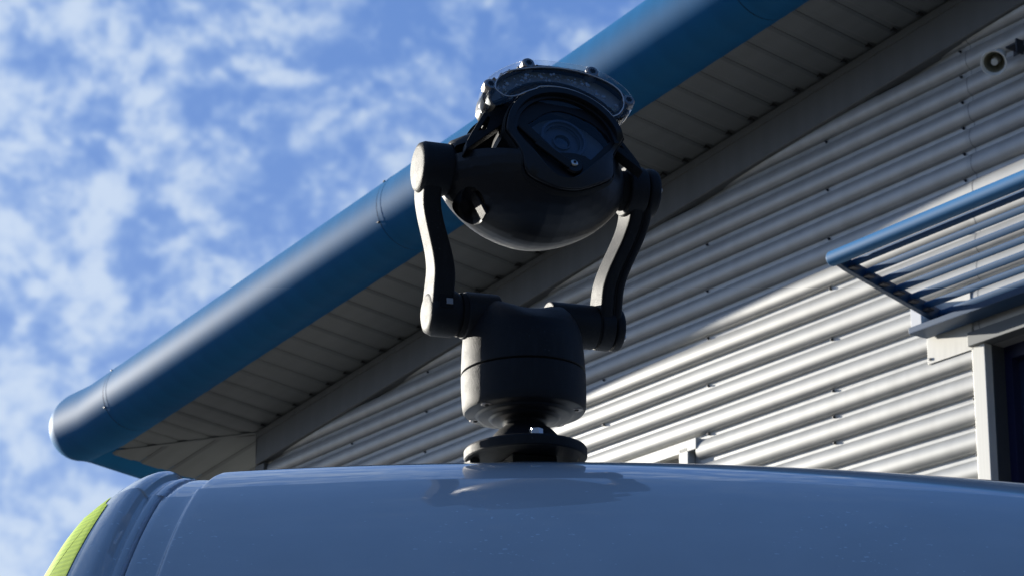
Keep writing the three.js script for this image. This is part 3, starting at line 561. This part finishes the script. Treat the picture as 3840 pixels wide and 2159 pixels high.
  {
    const ev = new Evaluator(); ev.useGroups = false;
    const a = new Brush(clean(bodyGeo)); a.updateMatrixWorld();
    const cutG = new THREE.SphereGeometry(1, 40, 28).scale(30, 62, 66).rotateZ(0.35).translate(-190, -104, -4);
    const b = new Brush(clean(cutG)); b.updateMatrixWorld();
    const cutF = new THREE.ExtrudeGeometry(new THREE.Shape(outer.map(([x, y]) => { const l = Math.hypot(x - cX, y - cY); return new THREE.Vector2(cX + (x - cX) * (1 - 1.5 / l), cY + (y - cY) * (1 - 1.5 / l)); })), { depth: 200, bevelEnabled: false }).translate(0, 0, 92);
    const cutS = new THREE.BoxGeometry(140, 150, 320).translate(-70, 75, 0).rotateZ(-17 * DEG).rotateY(12 * DEG).translate(-128, -34, 60);
    const sB = new Brush(clean(cutS)); sB.updateMatrixWorld();
    const f = new Brush(clean(cutF)); f.updateMatrixWorld();
    const zero = ev.evaluate(a, sB, SUBTRACTION); zero.updateMatrixWorld();
    const one = ev.evaluate(zero, b, SUBTRACTION); one.updateMatrixWorld();
    bodyGeo = ev.evaluate(one, f, SUBTRACTION).geometry;
  }
  const head = HP('camera_head', bodyGeo, M.satin, PTZ, 0.7);
  HP('inner_web', box(9, 70, 34, 0, 0, 0, 3).rotateZ(0.35).translate(-172, -118, 22), M.powder, head);
  HP('tilt_neck', merge([cylX(48, -236, -200, 0, 0, 4), cylX(52, 205, 246, 0, 0, 4)]), M.groove, head);
  HP('neck_shroud', (() => { const rows = []; for (let k = 0; k <= 40; k++) { const a = lerp(20, 168, k / 40) * DEG; rows.push([[-232, 60], [-236, 68], [-232, 76], [-205, 90], [-176, 104], [-172, 98]].map(([x, r]) => [x, r * Math.sin(a), r * Math.cos(a)])); } return grid(rows, { crease: 0.8 }); })(), M.powder, head);
  const ringRow = (f, zf) => outer.map((o, i) => { const x = lerp(o[0], inner[i][0], f), y = lerp(o[1], inner[i][1], f); return [x, y, zf(x, y, i)]; });
  const isTop = (i) => i > N1;
  const hoodZ = (x, y) => 152 + 14 * smooth(-20, 30, y);
  const zF = (x, y) => lerp(zFace(x, y), hoodZ(x, y), smooth(0, 70, y));
  const grow = (d, back) => outer.map(([x, y]) => { const l = Math.hypot(x - cX, y - cY); return [cX + (x - cX) * (1 + d / l), cY + (y - cY) * (1 + d / l), zF(x, y) - back]; });
  const rows = [grow(2, 120), grow(1, 60), grow(0.6, 8), grow(0.2, 2.2), grow(-2.2, 0), ringRow(0.08, (x, y) => zF(x, y) + 0.4), ringRow(0.5, (x, y) => zF(x, y)), ringRow(0.94, (x, y) => zF(x, y)), ringRow(1.0, (x, y) => zF(x, y) - 2), ringRow(1.0, (x, y) => Math.min(zF(x, y) - 6, 146)), ringRow(1.0, () => 116)];
  HP('front_bezel', grid(rows.map((r) => r), { closeV: true, crease: 0.55 }), M.satin, head);
  HP('bezel_gap', grid([grow(3.2, 7.5), grow(6.5, 13), grow(6.5, 26)], { closeV: true }), M.groove, head);
  HP('hood_rib', (() => { const q = []; for (let k = 0; k <= 60; k++) { const a = lerp(4, 176, k / 60) * DEG; q.push([[132, 120], [130, 124], [132, 150], [143, 152]].map(([r, z]) => [cX + 2 + r * Math.cos(a), cY + 4 + r * Math.sin(a), z])); } return grid(q, { crease: 0.5 }); })(), M.satin, head);
  const floorS = new THREE.Shape(curve(vL, 60).concat(arc(142, 9.5, 174.8, 30)).map(([x, y]) => new THREE.Vector2(x, y)));
  const winPts = [[-63, 66], [-14, 106], [10, 118], [34, 122], [63, 117], [90, 107], [112, 97], [135, 76], [149, 62], [158, 43], [98, -22], [94, -25], [90, -23], [80, -15], [54, -10], [30, -11], [8, -14]];
  const hole = new THREE.Path(winPts.map(([x, y]) => new THREE.Vector2(x, y)).reverse()); floorS.holes.push(hole);
  HP('window_surround', new THREE.ExtrudeGeometry(floorS, { depth: 10, bevelEnabled: false, curveSegments: 4 }).translate(0, 0, 129), M.matte, head, 0.5);
  const winS = new THREE.Shape(winPts.map(([x, y]) => new THREE.Vector2(x, y)));
  HP('front_window', new THREE.ShapeGeometry(winS).translate(0, 0, 136.5), M.pane, head);
  const ringZ = (r0, r1, z, d) => { const g = lathe([[r0, 0], [r1, 0], [r1, d], [r0, d], [r0, 0]], 64); g.rotateX(Math.PI / 2); return g.translate(36, 44, z); };
  HP('lens_barrel', merge([ringZ(54, 60, 118, 8), ringZ(48, 54, 112, 6), ringZ(24, 48, 104, 4), ringZ(21, 24, 106, 8)]), M.lensBarrel, head, 0.5);
  HP('front_lens', new THREE.SphereGeometry(60, 40, 12, 0, Math.PI * 2, 0, 0.38).rotateX(Math.PI / 2).translate(36, 44, 52), phys(rgb(0.012, 0.018, 0.03), 0.05, 0, { clearcoat: 1 }), head);
  HP('lens_chamber', new THREE.ShapeGeometry(winS).translate(0, 0, 101), std(rgb(0.14, 0.18, 0.23), 0.6), head);
  // wiper: blade, arm and pivot screw
  const barG = (a, b, w, h, z) => { const dx = b[0] - a[0], dy = b[1] - a[1], l = Math.hypot(dx, dy), g = new RoundedBoxGeometry(l, w, h, 2, Math.min(w, h) * 0.3); g.rotateZ(Math.atan2(dy, dx)); return g.translate((a[0] + b[0]) / 2, (a[1] + b[1]) / 2, z); };
  const wip = HP('wiper', merge([barG([-94, 48], [-20, -30], 11, 12, 148), barG([-52, 2], [30, -64], 24, 10, 152)]), M.rubber, head);
  HP('wiper_hub', lathe([[1, 0], [26, 0], [26, 8], [22, 12], [1, 12]], 36).rotateX(Math.PI / 2).translate(40, -56, 141), M.satin, wip, 0.5);
  HP('pivot_screw', merge([new THREE.SphereGeometry(10.5, 20, 10).scale(1, 1, 0.5).translate(40, -54, 154)]), M.steel, wip);
  HP('socket', new THREE.CylinderGeometry(4, 4, 3, 6).rotateX(Math.PI / 2).translate(40, -54, 159), M.groove, wip);

  // ---- lamp unit above the hood: clear crescent cover over an LED plate
  const outL = [[-178, 127], [-176, 146], [-170, 168], [-157, 193], [-123, 226], [-86, 251], [-42, 272], [0, 279], [60, 281], [125, 277], [174, 261], [206, 239], [231, 212], [242, 186], [238, 163], [217, 133], [194, 113], [178, 108]];
  const lowArc = []; for (let k = 0; k <= 26; k++) { const a = lerp(30, 131, k / 26) * DEG; lowArc.push([30 + 172 * Math.cos(a), 17 + 172 * Math.sin(a)]); }
  const outTail = [[-96, 128], [-122, 110], [-142, 101], [-160, 97], [-172, 108]];
  const crescent = [...curve(outL, 80), ...lowArc, ...curve(outTail, 16)];
  const inset = (pts, s) => { const n = pts.length; return pts.map((p, i) => { const a = pts[(i + n - 2) % n], b = pts[(i + 2) % n], dx = b[0] - a[0], dy = b[1] - a[1], l = Math.hypot(dx, dy) || 1; return [p[0] + dy / l * s, p[1] - dx / l * s]; }); };
  const sh = (pts, holes = []) => { const s = new THREE.Shape(pts.map(([x, y]) => new THREE.Vector2(x, y))); for (const h of holes) s.holes.push(new THREE.Path(h.map(([x, y]) => new THREE.Vector2(x, y)))); return s; };
  const lamp = HP('lamp_housing', new THREE.ExtrudeGeometry(sh(inset(crescent, 9)), { depth: 34, bevelEnabled: true, bevelSize: 3, bevelThickness: 3, bevelSegments: 2 }).translate(0, 0, 72), M.satin, PTZ, 0.6);
  HP('led_plate', new THREE.ShapeGeometry(sh(inset(crescent, 17))).translate(0, 0, 116), M.ledPlate, lamp);
  const crRows = (list) => grid(list.map(([s, z]) => inset(crescent, s).map(([x, y]) => [x, y, z])), { closeV: true });
  HP('lens_cover', crRows([[8, 108], [1, 108], [0, 112], [0, 140], [1, 146], [4, 149], [5, 149.4]]), M.clear, lamp);
  const innTop = [[-126, 146], [-140, 160], [-140, 172], [-128, 197], [-107, 219], [-54, 240], [8, 254], [70, 257], [137, 247], [186, 226], [207, 205], [212, 180], [206, 152], [192, 131]];
  const innArc = []; for (let k = 0; k <= 24; k++) { const a = lerp(36, 106, k / 24) * DEG; innArc.push([30 + 176 * Math.cos(a), 17 + 176 * Math.sin(a)]); }
  const innLoop = [...curve(innTop, 60), ...innArc, ...curve([[-30, 178], [-60, 162], [-83, 148], [-104, 141], [-118, 142]], 14)];
  HP('lens_face', new THREE.ShapeGeometry(sh(innLoop)).translate(0, 0, 144), M.clear, lamp);
  HP('lens_flat', new THREE.ShapeGeometry(sh(inset(crescent, 4), [innLoop.slice().reverse()])).translate(0, 0, 149), M.clear, lamp);
  M.clearRim = phys(rgb(0.62, 0.65, 0.68), 0.18, 0, { clearcoat: 1 });
  HP('lens_step', new THREE.TubeGeometry(new THREE.CatmullRomCurve3(innLoop.map(([x, y]) => new THREE.Vector3(x, y, 148)), true), 160, 1.7, 6, true), M.clearRim, lamp);
  HP('rim_gasket', crRows([[17, 108], [16, 118], [16, 143], [18, 144.5], [26, 140]]), M.matte, lamp);
  // moulded teeth along the rim
  { const teeth = [], pts = inset(crescent, 9); let acc = 0; for (let i = 1; i < 84; i++) { acc += Math.hypot(pts[i][0] - pts[i - 1][0], pts[i][1] - pts[i - 1][1]); if (acc > 25) { acc = 0; const a = Math.atan2(pts[i][1] - pts[i - 1][1], pts[i][0] - pts[i - 1][0]); teeth.push(new THREE.BoxGeometry(6, 9, 24).rotateZ(a).translate(pts[i][0], pts[i][1], 119)); } }
    for (const t of teeth) HP('rim_tooth', t, M.matte, lamp); }
  const screwAt = (x, y) => { const s = HP('lamp_screw', lathe([[1, 0], [17, 0], [17.5, 3], [17.5, 22], [14, 27], [1, 27]], 28).rotateX(Math.PI / 2).translate(x, y, 120), M.oldSteel, lamp, 0.5); };
  for (const [x, y] of [[-150, 176], [-37, 263], [139, 264], [228, 184]]) { screwAt(x, y); HP('lamp_screw_socket', merge([0, 60, 120].map((a) => new THREE.BoxGeometry(15, 4.6, 2).rotateZ(a * DEG)))  .translate(x, y, 147.4), M.groove, lamp); }
  for (const [x, y] of [[-98, 170], [8, 206], [60, 207], [188, 158], [130, 190]]) HP('led', merge([new THREE.SphereGeometry(11, 20, 10, 0, Math.PI * 2, 0, Math.PI / 2).rotateX(Math.PI / 2).translate(x, y, 117), lathe([[12, 0], [16, 0], [16, 4], [12, 4]], 24).rotateX(Math.PI / 2).translate(x, y, 116.5)]), M.ledDome, lamp);
  { // condensation on the inside of the cover
    const drops = []; let s = 11; const r2 = () => { s = (s * 1664525 + 1013904223) >>> 0; return s / 4294967296; };
    for (let i = 0; i < 120; i++) { const a = lerp(40, 138, r2()) * DEG, rr = 196 + 34 * Math.pow(r2(), 0.7), big = r2() < 0.25, r = big ? 3.5 + r2() * 3 : 1.2 + r2() * 1.6; drops.push(new THREE.SphereGeometry(r, 10, 6).scale(1, 1.1, 0.5).translate(30 + rr * Math.cos(a), 17 + (rr - 6) * Math.sin(a), 141)); }
    const d = HP('water_droplets', merge(drops), M.drop, lamp); d.userData.kind = 'stuff';
  }
  // side bracket fins that carry the lamp
  for (const sg of [1, -1]) {
    const fin = [[-226, -16], [-219, 8], [-205, 34], [-168, 98], [-158, 118], [-150, 128], [-118, 142], [-70, 150], [-58, 136]];
    const slot = [[-188, 46], [-156, 98], [-151, 92], [-166, 52]];
    const s = sh(fin.map(([x, y]) => [sg > 0 ? x : -x + 20, y]), [slot.map(([x, y]) => [sg > 0 ? x : -x + 20, y])]);
    HP('lamp_bracket', new THREE.ExtrudeGeometry(s, { depth: 26, bevelEnabled: true, bevelSize: 3, bevelThickness: 3, bevelSegments: 2 }).translate(0, 0, 84), M.powder, lamp, 0.6);
  }
  HP('lamp_strut', merge([box(20, 60, 30, -150, 118, 84, 3), box(20, 60, 30, 170, 118, 84, 3)]), M.powder, lamp);
}

renderer.render(scene, camera);
